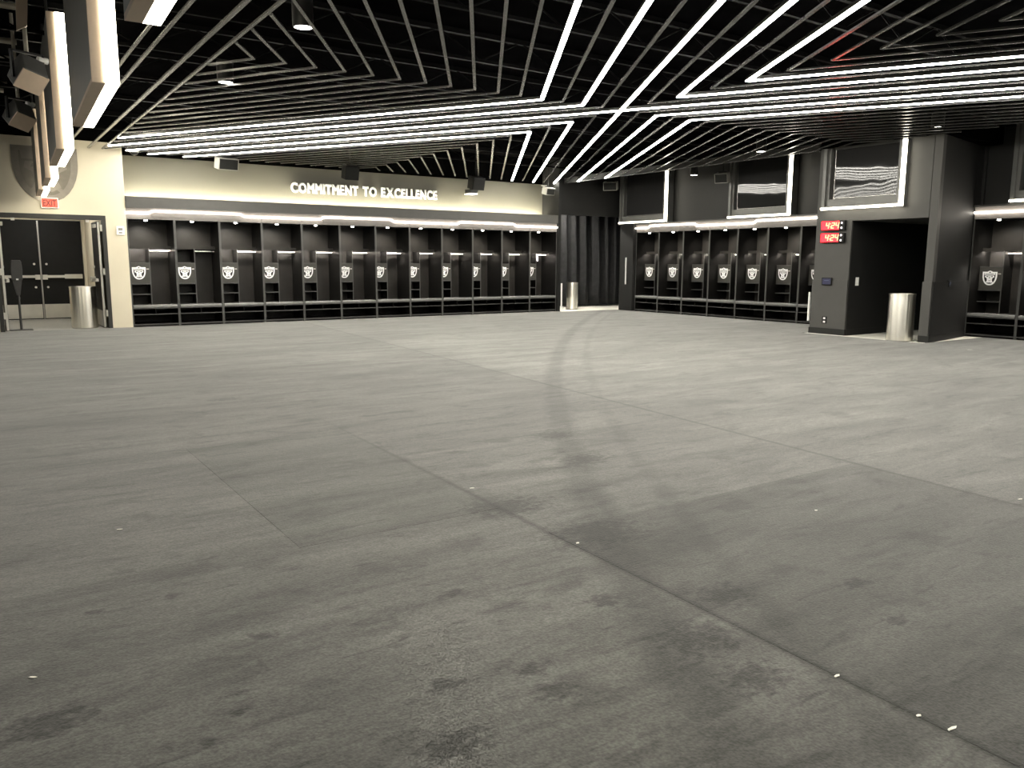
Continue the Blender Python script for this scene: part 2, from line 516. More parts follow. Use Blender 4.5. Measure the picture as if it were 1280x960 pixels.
# the rest of the hall
struct(box('wall_left', M['dark'], -5.1, -5, -3, 18.5, 0, Z_DECK))
struct(box('wall_rear', M['dark'], -5, 17, -3.1, -3, 0, Z_DECK))
# entrance vestibule
v = MB()
v.box(0.2, 0.3, 18.5, 22, 0, 2.7).box(2.38, 2.46, 18.5, 22, 0, 2.7)
struct(v.build('wall_vestibule', M['cream']))
vb = MB()
vb.box(0.3, 0.52, 21.95, 22.05, 0, 2.7).box(2.31, 2.38, 21.95, 22.05, 0, 2.7).box(0.52, 2.31, 21.95, 22.05, 2.32, 2.7)
struct(vb.build('wall_vestibule_end', M['cream']))
struct(box('ceiling_vestibule', M['white'], 0.2, 2.46, 18.5, 22.05, 2.7, 2.78))
struct(box('floor_vestibule', M['vest_floor'], 0.3, 2.38, 18.40, 21.95, 0.0, 0.006))

# ------------------------------------------------------------------ doors
fr = MB()
fr.box(0.42, 0.49, 18.36, 18.52, 0, 2.29).box(2.32, 2.39, 18.36, 18.52, 0, 2.29).box(0.49, 2.32, 18.36, 18.52, 2.2, 2.29)
frame = struct(fr.build('trim_5', M['frame_grey']), 'dark steel door frame in the cream wall')
for z in (0.25, 1.1, 1.98):
    box('hinge', M['steel'], 2.285, 2.325, 18.40, 18.46, z, z + 0.13, frame)
    box('hinge', M['steel'], 0.485, 0.525, 18.40, 18.46, z, z + 0.13, frame)
for x in (0.78, 2.06):
    box('door_stop', M['steel'], x - 0.03, x + 0.03, 18.40, 18.46, 2.15, 2.2, frame)

def panic_bar(parent, x0, x1, y, z, s=-1):
    bb = MB().box(x0, x1, min(y, y + s * 0.07), max(y, y + s * 0.07), z - 0.03, z + 0.03)
    bb.box(x0 - 0.0, x0 + 0.12, min(y, y + s * 0.085), max(y, y + s * 0.085), z - 0.045, z + 0.045)
    return bb.build('panic_bar', M['steel'], parent)
d1 = tag(thing('door_1', (0.52, 21.95, 0), None, None), 'closed pair of black doors at the back of the entrance', kind='structure')
for k in (0, 1):
    x0, x1 = (0.01, 0.88) if k == 0 else (0.89, 1.78)
    lf = box('door_leaf', M['door_black'], x0, x1, 0, 0.05, 0.01, 2.31, d1)
    box('kick_plate', M['steel'], x0 + 0.02, x1 - 0.02, -0.006, 0, 0.03, 0.36, lf)
    pb = MB().box(x0 + 0.05, x1 - 0.06, -0.08, -0.03, 0.98, 1.04)
    xe = x1 - 0.12 if k == 0 else x0 + 0.02
    pb.box(xe, xe + 0.1, -0.09, 0, 0.94, 1.05)
    if k == 1:
        pb.box(x0 + 0.48, x1 - 0.04, -0.09, -0.0, 0.96, 1.06)
    pb.build('panic_bar', M['steel'], lf)
    for z in (0.76, 1.3):
        xx = x1 - 0.12 if k == 0 else x0 + 0.12
        MB().tube((xx, -0.02, z), (xx, 0.0, z), 0.025, 12).build('lock_cylinder', M['steel'], lf)
box('astragal', M['steel_dark'], 0.872, 0.902, -0.02, 0.0, 0.02, 2.3, d1)

def open_leaf(name, x, s, label):
    d = tag(thing(name, (x, 18.53, 0), None, None), label, kind='structure')
    lf = box('door_leaf', M['door_black'], -0.022, 0.022, 0, 0.92, 0.01, 2.18, d)
    box('kick_plate', M['steel_dark'], s * 0.022, s * 0.028, 0.03, 0.9, 0.03, 0.36, d)
    MB().box(-0.02, 0.02, -0.008, 0, 0.02, 2.17).build('edge_guard', M['steel'], d)
    pb = MB().box(min(s * 0.05, s * 0.10), max(s * 0.05, s * 0.10), 0.08, 0.84, 0.96, 1.02)
    pb.box(min(0, s * 0.11), max(0, s * 0.11), 0.78, 0.9, 0.94, 1.05)
    pb.build('panic_bar', M['steel'], d)
    MB().tube((s * 0.02, 0.82, 1.25), (s * 0.05, 0.82, 1.25), 0.03, 12).build('lock_cylinder', M['steel'], d)
    bx = MB().box(min(s * 0.022, s * 0.07), max(s * 0.022, s * 0.07), 0.12, 0.42, 2.06, 2.13)
    bx.build('door_closer', M['steel'], d)
open_leaf('door_2', 0.545, 1, 'black door leaf folded open against the left side of the entrance')
open_leaf('door_3', 2.265, -1, 'black door leaf folded open against the right side of the entrance')

# ------------------------------------------------------------------ ceiling
ceil = struct(box('ceiling', M['deck'], -5, 17, -3, 22, Z_DECK, Z_DECK + 0.1), 'black exposed ceiling deck hung with slats')
struct(box('ceiling_soffit', M['deck'], 14.2, 16.28, 10.13, 18.4, 3.93, 4.0))
struct(box('ceiling_soffit_near', M['deck'], 14.2, 16.28, -3, 7.7, 3.93, 4.0))
O = Vector((8.11, 9.23))
A1, A2 = math.radians(-30.3), math.radians(31.8)
D1 = Vector((math.sin(A1), math.cos(A1)))
D2 = Vector((math.sin(A2), math.cos(A2)))
SP = 0.303
RX0, RX1, RY0, RY1 = 2.46, 14.1, -1.5, 18.62

def clip(p, d):
    t0, t1 = 0.0, 60.0
    for c, lo, hi in ((0, RX0, RX1), (1, RY0, RY1)):
        if abs(d[c]) < 1e-9:
            continue
        a, b_ = (lo - p[c]) / d[c], (hi - p[c]) / d[c]
        t0, t1 = max(t0, min(a, b_)), min(t1, max(a, b_))
    if t1 - t0 < 0.15:
        return None
    a, b_ = p + d * t0, p + d * t1
    for q in (a, b_):
        if q.y > 18.3 and q.x < 2.85:
            k = (2.85 - q.x) / d.x
            q += d * k
    return a, b_
QUADS = [('left', D1, -D2), ('far', D1, D2), ('right', D2, -D1), ('near', -D2, -D1)]
LINES = []
ang = (A2 - A1)
for name, da, db in QUADS:
    bis = (da + db).normalized()
    half = math.acos(max(-1, min(1, da.dot(db)))) / 2
    for n in range(1, 26):
        ap = O + bis * (n * SP / math.sin(half))
        if ap.x < RX0 + 0.1 or ap.x > RX1 - 0.1 or ap.y > RY1 - 0.1 or ap.y < RY0 + 0.1:
            continue
        legs = [clip(ap, da), clip(ap, db)]
        if n in (2, 4):
            LINES.append((name, n, legs))
        else:
            for lg in legs:
                if lg:
                    MB().beam(lg[0], lg[1], 0.036, Z_SLAT, Z_SLAT + 0.018).build('slat', M['slat'], ceil)
BX = [(2.42, 0.035), (2.17, 0.045), (1.78, 0.035), (1.62, 0.03)]
for x, wd in BX:
    box('slat', M['slat'], x - wd / 2, x + wd / 2, -1.5, 18.36, Z_SLAT, Z_SLAT + 0.02, ceil)
box('slat', M['slat'], 14.12, 14.17, 10.15, 18.39, Z_SLAT - 0.01, Z_SLAT + 0.14, ceil)
def light_line(label, legs):
    t = thing('linear_light', (O.x, O.y, Z_SLAT), label, 'light', 'linear lights in the slatted ceiling')
    t.matrix_world = Matrix.Translation((O.x, O.y, Z_SLAT))
    for lg in legs:
        if not lg:
            continue
        a, b_ = lg[0] - O, lg[1] - O
        MB().beam(a, b_, 0.05, 0.0, 0.04).build('light_housing', M['slat'], t)
        MB().beam(a, b_, 0.05, -0.011, 0.0).build('diffuser', M['line'], t)
nm = {('left', 2): 'inner glowing chevron whose point meets the crossing from the cream wall side',
      ('left', 4): 'outer glowing chevron bent toward the viewer on the cream wall side',
      ('far', 2): 'inner glowing chevron opening toward the lettered wall',
      ('far', 4): 'outer glowing chevron opening toward the lettered wall, nearest the dark slats',
      ('right', 2): 'inner glowing chevron running from the curtain to above the portal',
      ('right', 4): 'outer glowing chevron running from above the lockers to the portal',
      ('near', 2): 'inner glowing chevron opening toward the viewer with its point at the crossing',
      ('near', 4): 'outer glowing chevron opening toward the viewer, beside the red reflection'}
for name, n, legs in LINES:
    light_line(nm[(name, n)], legs)
light_line('straight glowing line through the crossing from the cream wall to above the portal', [(clip(O, D1)[1], clip(O, -D1)[1])])
light_line('straight glowing line through the crossing from the viewer to the curtain', [(clip(O, D2)[1], clip(O, -D2)[1])])

# open-web joists under the deck
for i in range(11):
    y = 0.4 + i * 1.75
    j = MB().box(-4.9, 16.2, y - 0.03, y + 0.03, 4.22, 4.28).box(-4.9, 16.2, y - 0.025, y + 0.025, 3.92, 3.96)
    n = 34
    for k in range(n):
        xa, xb = -4.9 + 21.1 * k / n, -4.9 + 21.1 * (k + 1) / n
        za, zb = (3.94, 4.25) if k % 2 else (4.25, 3.94)
        j.tube((xa, y, za), (xb, y, zb), 0.013, 5)
    o = j.build('ceiling_joist', M['joist'])
    struct(o)

# ceiling downlights and other small ceiling fittings
def downlight(x, y, z, label, can):
    t = thing('ceiling_downlight', (x, y, z), label, 'light', 'ceiling downlights')
    MB().lathe([(0.085, 0.0), (0.095, 0.0), (0.10, 0.012), (0.10, can), (0, can)], n=20).build('canister', M['black'], t, smooth=True)
    MB().lathe([(0.0, 0.004), (0.085, 0.004), (0.085, 0.02), (0, 0.02)], n=20).build('lens', M['down'], t)
downlight(2.86, 7.88, 3.62, 'round white downlight in a black canister among the nearest left slats', 0.3)
downlight(2.88, 10.78, 3.62, 'small round downlight among the slats nearest the hung screens', 0.25)
downlight(13.44, 7.44, 3.62, 'small round downlight above the right side of the portal', 0.25)
downlight(13.47, 11.04, 3.62, 'small round downlight near the middle wall screen', 0.25)
downlight(15.5, 14.78, 3.6, 'small round downlight between the two screens over the lockers', 0.33)

def dome(x, y, z, label):
    t = thing('dome_camera', (x, y, z), label, 'camera', 'ceiling dome cameras')
    MB().lathe([(0.0, 0.0), (0.04, 0.008), (0.065, 0.03), (0.075, 0.06), (0.0, 0.06)], n=16).build('dome', M['black'], t, smooth=True)
    MB().lathe([(0.08, 0.06), (0.085, 0.065), (0.085, 0.1), (0, 0.1)], n=16).build('mount', M['speaker_grey'], t)
    MB().tube((0, 0, 0.1), (0, 0, 4.3 - z), 0.012, 6).build('stem', M['black'], t)
dome(2.98, 18.2, 3.50, 'dark dome camera at the corner of the cream wall')
dome(13.66, 18.72, 3.44, 'dome camera between the last glowing lines before the curtain')

def speaker(x, y, z, rz, wd, h, d, m, label, tilt=0.25):
    t = thing('ceiling_speaker', (x, y, z), label, 'speaker', 'speakers under the ceiling', rz)
    # local: faces -y, sits below its bracket, tilted down
    c, s = math.cos(tilt), math.sin(tilt)
    f = lambda px, py, pz: (px, py * c - pz * s * 0 + pz * s, -py * s + pz * c)
    def tb(x0, x1, y0, y1, z0, z1, name, mm, bev=0.0):
        o = MB().box(x0, x1, y0, y1, z0, z1).build(name, mm, t, bev)
        o.rotation_euler = (-tilt * -1, 0, 0)
        return o
    tb(-wd / 2, wd / 2, -d / 2, d / 2, -h / 2, h / 2, 'cabinet', m, 0.012)
    tb(-wd / 2 + 0.02, wd / 2 - 0.02, -d / 2 - 0.008, -d / 2, -h / 2 + 0.02, h / 2 - 0.02, 'grille', M['grille'])
    br = MB().tube((0, 0.02, h * 0.3), (0, 0.02, 4.28 - z), 0.018, 8).box(-wd * 0.3, wd * 0.3, -0.02, 0.06, h / 2, h / 2 + 0.03)
    br.build('bracket', M['black'], t)
speaker(4.80, 18.2, 3.47, 0.15, 0.44, 0.25, 0.24, M['speaker_grey'], 'pale grey box speaker nearest the cream wall')
speaker(7.64, 18.2, 3.47, 0.0, 0.34, 0.33, 0.26, M['black'], 'black box speaker hanging over the start of the lettering')
speaker(11.2, 18.35, 3.43, 0.0, 0.36, 0.32, 0.28, M['black'], 'black box speaker hanging past the end of the lettering')
speaker(13.62, 18.45, 3.36, 0.1, 0.32, 0.2, 0.2, M['speaker_grey'], 'grey box speaker at the corner beside the curtain')
speaker(15.55, 18.05, 3.58, -0.9, 0.4, 0.24, 0.24, M['speaker_grey'], 'pale grey speaker above the curtain beside the farthest screen')
speaker(15.8, 14.1, 3.50, -1.2, 0.34, 0.24, 0.22, M['speaker_grey'], 'pale grey speaker beside the middle wall screen')
e = thing('emergency_light', (11.42, 18.7, 3.22), 'small black wedge lamp with a white underside on the lettered wall', 'lamp')
MB().prism([(-0.12, 0.0), (0.06, 0.0), (0.12, 0.06), (0.0, 0.13), (-0.12, 0.1)], 0, 0.3, lambda u, q, h: (u, 0.1 + h, q)).build('lamp_body', M['black'], e)
box('lens', M['white'], -0.14, 0.10, 0.1, 0.4, -0.035, 0.0, e)

# ------------------------------------------------------------------ shield emblem
def shield_outline(w_, h_, peak=True):
    pts = []
    top = h_ * 0.44
    n = 9
    for i in range(n + 1):                  # left side down to the point, counter-clockwise
        t = i / n
        a_ = max(0.0, (t - 0.22) / 0.78)
        th_ = a_ * math.pi / 2
        x = -w_ * 0.5 * math.cos(th_) ** 0.85 if a_ < 1 else 0.0
        y = top - h_ * (min(t, 0.22) / 0.22 * 0.30 + 0.68 * math.sin(th_) ** 1.12)
        pts.append((x, y))
    right = [(-x, y) for x, y in pts[:-1]][::-1]
    pts += right
    if peak:
        pts += [(w_ * 0.2, top), (w_ * 0.0, top + h_ * 0.09), (-w_ * 0.2, top)]
    return pts
def emblem_mesh(w_, h_):
    """white-rimmed shield lying in local x,z, facing -y, with banner, face and crossed blades"""
    fn = lambda u, q, h: (u, -h, q)
    e = MB()
    e.prism(shield_outline(w_, h_), 0.0, 0.004, fn, 0)
    e.prism(shield_outline(w_ * 0.78, h_ * 0.80, False), 0.004, 0.0055, fn, 1)
    sx, sy = w_ / 2, h_ / 2
    P = lambda pts: [(x * sx, y * sy) for x, y in pts]
    e.prism(P([(-0.70, 0.42), (0.70, 0.42), (0.74, 0.74), (-0.74, 0.74)]), 0.0055, 0.007, fn, 0)          # banner
    e.prism(P([(-0.16, 0.80), (0.0, 0.72), (0.16, 0.80), (0.0, 0.9)]), 0.0055, 0.007, fn, 1)
    # helmet brim and face
    e.prism(P([(-0.66, 0.12), (-0.40, -0.04), (-0.34, -0.34), (-0.44, -0.56), (-0.16, -0.72), (0.16, -0.72), (0.44, -0.56), (0.34, -0.34), (0.40, -0.04), (0.66, 0.12), (0.60, 0.34), (-0.60, 0.34)]), 0.0055, 0.007, fn, 0)
    # blades
    for s in (-1, 1):
        q = P([(-0.52 * s, -0.66), (-0.40 * s, -0.74), (0.34 * s, -0.10), (0.24 * s, -0.02)])
        if s < 0: q = q[::-1]
        e.prism(q, 0.0055, 0.0068, fn, 0)
        q = P([(0.20 * s, 0.14), (0.46 * s, 0.14), (0.40 * s, 0.27), (0.18 * s, 0.22)])          # eye, patch
        if s < 0: q = q[::-1]
        e.prism(q, 0.007, 0.008, fn, 1)
    e.prism(P([(-0.05, -0.06), (0.05, -0.06), (0.03, 0.2), (-0.03, 0.2)]), 0.007, 0.008, fn, 1)            # nose line
    e.prism(P([(-0.14, -0.42), (0.14, -0.42), (0.1, -0.36), (-0.1, -0.36)]), 0.007, 0.008, fn, 1)
    e.prism(P([(-0.08, -0.66), (0.0, -0.76), (0.08, -0.66), (0.0, -0.6)]), 0.007, 0.008, fn, 1)
    return e
# tiny banner word, shared
def banner_word(w_, h_):
    me = text_mesh('RAIDERS', h_ * 0.10, 0.0006, 0.0005)
    xs = [v.co.x for v in me.vertices]
    k = (w_ * 0.58) / (max(xs) - min(xs))
    cx = (max(xs) + min(xs)) / 2
    for v in me.vertices:
        v.co = Vector(((v.co.x - cx) * k, -0.0074 - v.co.z, v.co.y + h_ * 0.25))
    return me

# ------------------------------------------------------------------ lockers
LW = 0.925
SET = 0.34
def make_locker(wd, label, grp, lit=True):
    t = thing('locker', (0, 0, 0), label, 'locker', grp)
    L_, E_ = M['laminate'], M['edge']
    for x0, xe in ((0.0, 0.001), (wd - 0.024, wd - 0.025)):
        sp = box('side_panel', L_, x0, x0 + 0.024, 0.004, LOCK_D, 0.0, 2.24, t)
        box('edge_band', E_, x0 + 0.0005, x0 + 0.0235, 0.0, 0.004, 0.0, 2.24, sp)
    a, b_ = 0.024, wd - 0.024
    box('back_panel', M['backing'], a, b_, LOCK_D - 0.015, LOCK_D, 0.05, 2.24, t)
    box('top_panel', L_, a, b_, 0.03, LOCK_D - 0.015, 2.235, 2.255, t)
    box('fascia_panel', M['fascia'], 0.003, wd - 0.003, 0.0, 0.03, 2.243, 2.385, t)
    pk = MB().lathe([(0.0, 2.214), (0.03, 2.214), (0.033, 2.222), (0.033, 2.235)], (wd * 0.42, 0.14), 14).build('puck_light', M['puck'], t)
    sh = box('shelf', L_, a, b_, SET + 0.06, LOCK_D - 0.015, 1.66, 1.69, t)
    box('shelf_lip', M['backing'], a, b_, SET + 0.045, SET + 0.06, 1.640, 1.705, sh)
    cw = 0.44
    box('cubby_side', L_, cw, cw + 0.02, SET, LOCK_D - 0.015, 0.46, 1.655, t)
    box('cubby_edge', E_, cw, cw + 0.02, SET - 0.004, SET, 0.46, 1.655, t)
    for z in (0.665, 0.885, 1.335):
        s_ = box('cubby_shelf', L_, a, cw, SET, LOCK_D - 0.015, z, z + 0.02, t)
        box('shelf_edge', E_, a, cw, SET - 0.004, SET, z, z + 0.02, s_)
    dr = box('cubby_door', M['doorgrey'], a + 0.004, cw - 0.002, SET - 0.006, SET + 0.012, 0.908, 1.332, t, 0.002)
    em = emblem_mesh(0.27, 0.265).build('emblem', [M['emblem_white'], M['emblem_black']], dr)
    em.location = (0.225, SET - 0.006, 1.135)
    box('latch', M['steel'], cw - 0.065, cw - 0.015, SET - 0.012, SET - 0.006, 1.205, 1.222, dr)
    wb = bpy.data.objects.new('emblem_word', WORD)
    COL.objects.link(wb)
    wb.parent = dr
    wb.location = (0.225, SET - 0.006, 1.135)
    MB().tube((cw + 0.02, SET + 0.14, 1.60), (b_, SET + 0.14, 1.60), 0.014, 10).build('hanging_rail', M['steel'], t, smooth=True)
    if lit:
        box('shelf_light', M['rod'], a + 0.01, b_ - 0.01, SET + 0.075, SET + 0.10, 1.653, 1.66, t)
    st = MB().box(a + 0.004, b_ - 0.004, -0.012, SET + 0.0, 0.405, 0.458).build('seat_cushion', M['cushion'], t, 0.014, True)
    box('seat_board', L_, a, b_, 0.004, LOCK_D - 0.015, 0.38, 0.404, t)
    box('seat_rail', E_, a, b_, -0.004, 0.004, 0.382, 0.402, t)
    s_ = box('shoe_shelf', L_, a, b_, 0.02, LOCK_D - 0.015, 0.255, 0.272, t)
    box('shelf_edge', E_, a, b_, 0.015, 0.02, 0.255, 0.272, s_)
    box('shoe_divider', L_, wd / 2 - 0.008, wd / 2 + 0.008, 0.03, LOCK_D - 0.015, 0.272, 0.38, t)
    s_ = box('base_board', L_, a, b_, 0.02, LOCK_D - 0.015, 0.045, 0.065, t)
    box('base_edge', E_, 0.0, wd, -0.002, 0.02, 0.04, 0.062, s_)
    box('toe_kick', M['black'], a, b_, 0.07, 0.085, 0.0, 0.045, t)
    return t
WORD = banner_word(0.27, 0.265)
M['emb_txt'] = M['emblem_black']
WORD.materials.append(M['emblem_black'])
GA, GB = 'open lockers under the lettering', 'open lockers on the clock side'
lit0 = make_locker(LW, 'x', GA, True)
dark0 = make_locker(LW, 'x', GA, False)
ORD = 'first second third fourth fifth sixth seventh eighth ninth tenth eleventh last'.split()
DX = [2.78 + LW * i for i in range(12)]
for i in range(12):
    o = copy_tree(dark0 if i == 1 else lit0)
    o.location = (DX[i], Y_LOCK, 0)
    o['label'] = f'{ORD[i]} black open locker from the cream wall, below the lettering' + (', its shelf light off' if i == 1 else '')
    o['group'] = GA
def place_right(src, y, label, x=X_LOCK):
    o = copy_tree(src)
    o.location = (x, y, 0)
    o.rotation_euler = (0, 0, -math.pi / 2)
    o['label'] = label
    o['group'] = GB
    return o
for i in range(8):
    if i == 7:
        continue
    place_right(lit0, 17.40 - LW * i, f'{ORD[i]} black open locker from the curtain on the clock side')
place_right(lit0, 8.03, 'black open locker next to the portal, its emblem door in full view', 16.06)
place_right(lit0, 8.03 - LW, 'black open locker cut by the photo edge beyond the portal', 16.06)
for o in (lit0, dark0):
    for c in [o] + list(o.children_recursive):
        bpy.data.objects.remove(c)
# puck lamps
def puck_lamp(x, y, z, tgt):
    ld = bpy.data.lights.new('puck_lamp', 'SPOT')
    ld.energy = PUCK_W
    ld.spot_size = math.radians(115)
    ld.spot_blend = 0.8
    ld.color = (1, 0.93, 0.82)
    ld.shadow_soft_size = 0.03
    o = bpy.data.objects.new('puck_lamp', ld)
    COL.objects.link(o)
    o.location = (x, y, z)
    d = Vector(tgt) - Vector((x, y, z))
    o.rotation_euler = d.to_track_quat('-Z', 'Y').to_euler()
for i in range(12):
    x = DX[i] + LW * 0.42
    puck_lamp(x, Y_LOCK + 0.2, 2.20, (x, Y_LOCK + 0.5, 1.6))
for y in [17.40 - LW * i for i in range(7)] + [8.03, 8.03 - LW]:
    puck_lamp(X_LOCK + 0.2, y - LW * 0.42, 2.20, (X_LOCK + 0.5, y - LW * 0.42, 1.6))

# zigzag light strip, crown board and tab plates over each run of lockers
def cove(label, loc, rz, length, jogs, crown_top, lo=2.365, hi=2.415):
    """jogs: list of (start, end) of the raised runs along local x"""
    t = thing('cornice_light', loc, label, 'light', 'zigzag light cornices over the lockers', rz)
    cuts = [(0.0, lo)]
    for a, b_ in jogs:
        cuts += [(a, lo), (a + 0.09, hi), (b_ - 0.09, hi), (b_, lo)]
    cuts.append((length, lo if jogs[-1][1] < length else hi))
    cuts = [c for c in cuts if 0 <= c[0] <= length]
    m = MB()
    for (xa, za), (xb, zb) in zip(cuts[:-1], cuts[1:]):
        if xb - xa < 1e-4: continue
        k = 0.015
        m.poly([(xa, -0.03, za - k), (xb, -0.03, zb - k), (xb, -0.03, zb + k), (xa, -0.03, za + k),
                (xa, 0.0, za - k), (xb, 0.0, zb - k), (xb, 0.0, zb + k), (xa, 0.0, za + k)],
               [(0, 1, 2, 3), (7, 6, 5, 4), (0, 4, 5, 1), (3, 2, 6, 7), (0, 3, 7, 4), (1, 5, 6, 2)])
    m.build('light_strip', M['cove'], t)
    box('upper_board', M['fascia'], 0, length, 0.0, 0.03, 2.385, 2.47, t)
    MB().box(0, length, -0.05, 0.03, 2.47, crown_top).build('crown_board', M['crown'], t)
    box('crown_edge', M['edge'], 0, length, -0.056, -0.05, 2.47, 2.485, t)
    box('top_board', M['laminate'], 0, length, 0.03, LOCK_D - 0.06, 2.47, 2.5, t)
    for a, b_ in jogs:
        b2 = min(b_, length)
        q = [(a + 0.12, hi - 0.025), (a + 0.06, lo - 0.015), (a + 0.06, lo - 0.04), (a + 0.10, lo - 0.075), (b2 - 0.10, lo - 0.075), (b2 - 0.06, lo - 0.04), (b2 - 0.06, lo - 0.015), (b2 - 0.12, hi - 0.025)]
        MB().prism(q, 0.0, 0.012, lambda u, z, h: (u, -h, z)).build('tab_plate', M['fascia'], t)
    return t
cove('glowing zigzag strip and grey crown above the lockers below the lettering', (2.78, Y_LOCK, 0), 0, 11.1,
     [(0.42, 2.40), (4.15, 6.05), (7.85, 9.70)], 2.70)
cove('glowing zigzag strip above the clock side lockers by the curtain', (X_LOCK, 17.42, 0), -math.pi / 2, 7.25,
     [(0.50, 2.35), (4.2, 9.0)], 2.505)
cove('glowing strip above the lockers beyond the portal', (16.06, 8.03, 0), -math.pi / 2, 6.0,
     [(1.9, 4.4)], 2.505)
# hidden strip that washes the lettered wall
t = thing('wall_wash_light', (8.33, 18.99, 2.5), 'hidden warm strip light on top of the lockers below the lettering', 'light')
box('light_housing', M['black'], -5.5, 5.5, -0.05, 0.05, 0.0, 0.05, t)
box('added_light_shield', M['white'], -5.5, 5.5, -0.075, -0.06, 0.0, 0.15, t)  # unseen board, added to block the strip's light from the ceiling slats
box('diffuser', M['wash'], -5.48, 5.48, -0.05, 0.05, 0.05, 0.065, t)

# ------------------------------------------------------------------ raised lettering
t = thing('wall_lettering', (6.50, 19.12, 3.03), 'raised cream capital letters spelling a motto high on the pale wall', 'sign')
x = 0.0
letters = []
for ch in 'COMMITMENT TO EXCELLENCE':
    if ch == ' ':
        x += 0.13
        continue
    me = text_mesh(ch, 0.30, 0.006, 0.0, 0.016)
    xs = [v.co.x for v in me.vertices]
    lo, hi = min(xs), max(xs)
    for v in me.vertices:
        v.co = Vector((v.co.x - lo, -0.03 - v.co.z, v.co.y))
    me.materials.append(M['white'])
    o = bpy.data.objects.new('letter', me)
    COL.objects.link(o)
    o.parent = t
    o.location = (x, 0, 0)
    letters.append(o)
    x += hi - lo + 0.022
k = 3.95 / x
for o in letters:
    o.location.x *= k
    o.scale = (k, 1, 1)

# ------------------------------------------------------------------ wall screens
def wall_screen(x, y0, wd, z0, h, label):
    """right hand screens: front faces -x; local x = depth (0 front), local y = along the wall, near end at 0"""
    t = thing('wall_screen', (x, y0, z0), label, 'screen', 'lit wall screens on the clock side')
    D = 0.27
    f = MB()
    f.box(0.0, D, wd - 0.07, wd, 0.06, h)
    f.box(0.05, D, wd - 0.13, wd - 0.07, 0.06, h)
    f.box(0.0, D, 0.058, 0.12, 0.06, h)
    f.box(0.05, D, 0.0, 0.058, 0.0, h)
    f.box(0.02, D, 0.12, wd - 0.13, 0.06, 0.20)
    f.box(0.0, D, 0.07, wd, 0.04, 0.06)
    f.build('frame', M['housing'], t)
    box('back_panel', M['black'], D - 0.04, D, 0.12, wd - 0.13, 0.2, h, t)
    s = box('screen', M['screen'], 0.10, 0.13, 0.17, wd - 0.2, 0.22, h - 0.03, t)
    b1 = MB().box(0.0985, 0.10, 0.165, wd - 0.195, 0.215, 0.222).box(0.0985, 0.10, wd - 0.202, wd - 0.195, 0.222, h - 0.03)
    b1.build('bezel', M['steel_dark'], s)
    box('light_bar', M['wbar'], -0.015, 0.045, 0.0, 0.055, 0.0, h, t)
    box('light_bar', M['wbar'], -0.02, 0.04, 0.065, wd, 0.0, 0.04, t)
wall_screen(15.98, 16.22, 1.92, 2.52, 1.40, 'lit wall screen nearest the curtain')
wall_screen(15.98, 12.20, 1.84, 2.51, 1.41, 'middle lit wall screen above the lockers')
wall_screen(14.0, 8.29, 1.66, 2.43, 1.16, 'lit wall screen over the portal passage')
wall_screen(16.0, 5.45, 1.95, 2.53, 1.40, 'lit wall screen beyond the portal, cut by the photo edge')

# screens hung along the open side, their light bars toward the hall
def hung_screen(x, y0, wd, z0, h, label):
    t = thing('hung_screen', (x, y0, z0), label, 'screen', 'screens hung in a row beside the entrance', math.radians(-2.3))
    f = MB().box(-0.17, -0.085, 0.04, wd, 0.03, h)
    f.build('housing', M['hung_housing'], t)
    box('end_plate', M['pale_metal'], -0.17, -0.085, 0.0, 0.04, 0.0, h, t)
    box('soffit_plate', M['pale_metal'], -0.17, -0.085, 0.04, wd, 0.0, 0.03, t)
    box('screen', M['screen'], -0.085, -0.06, 0.12, wd - 0.1, 0.15, h - 0.05, t)
    box('light_bar', M['bar'], -0.085, 0.0, -0.009, 0.085, 0.0, h, t)
    box('light_bar', M['bar'], -0.085, 0.0, 0.085, wd, 0.0, 0.07, t)
    rd = MB()
    for yy in (0.3, wd - 0.3):
        rd.tube((-0.15, yy, h), (-0.15, yy, Z_DECK - z0), 0.015, 8)
    rd.build('hanger_rod', M['black'], t)
AISLE = [(-2.2, 8.0), (-2.2, 11.5), (-2.2, 15.0)]
for x, y in AISLE:
    t = thing('aisle_light', (x, y, 3.6), f'{["nearest", "middle", "farthest"][AISLE.index((x, y))]} linear ceiling light over the aisle left of the hung screens', 'light', 'aisle lights left of the hung screens')
    box('light_housing', M['slat'], -0.03, 0.03, -1.2, 1.2, 0.0, 0.06, t)
    box('diffuser', M['line'], -0.03, 0.03, -1.2, 1.2, -0.012, 0.0, t)
    box('drop_rod', M['black'], -0.008, 0.008, -0.01, 0.01, 0.06, 0.7, t)
HS = [(0.84, 2.5, 2.15, 'hung screen frame nearest the viewer, only its glowing bottom bar in view'),
      (0.97, 6.32, 2.15, 'largest hung screen frame in view with a glowing L edge'),
      (1.07, 10.25, 1.95, 'second hung screen frame in view, right behind the largest'),
      (1.22, 13.95, 1.65, 'third hung screen frame in view, in front of the cream wall emblem'),
      (1.28, 16.30, 1.75, 'farthest hung screen frame, ending above the exit sign')]
for x, y, wd, lb in HS:
    hung_screen(x, y, wd, 2.60, 1.42, lb)

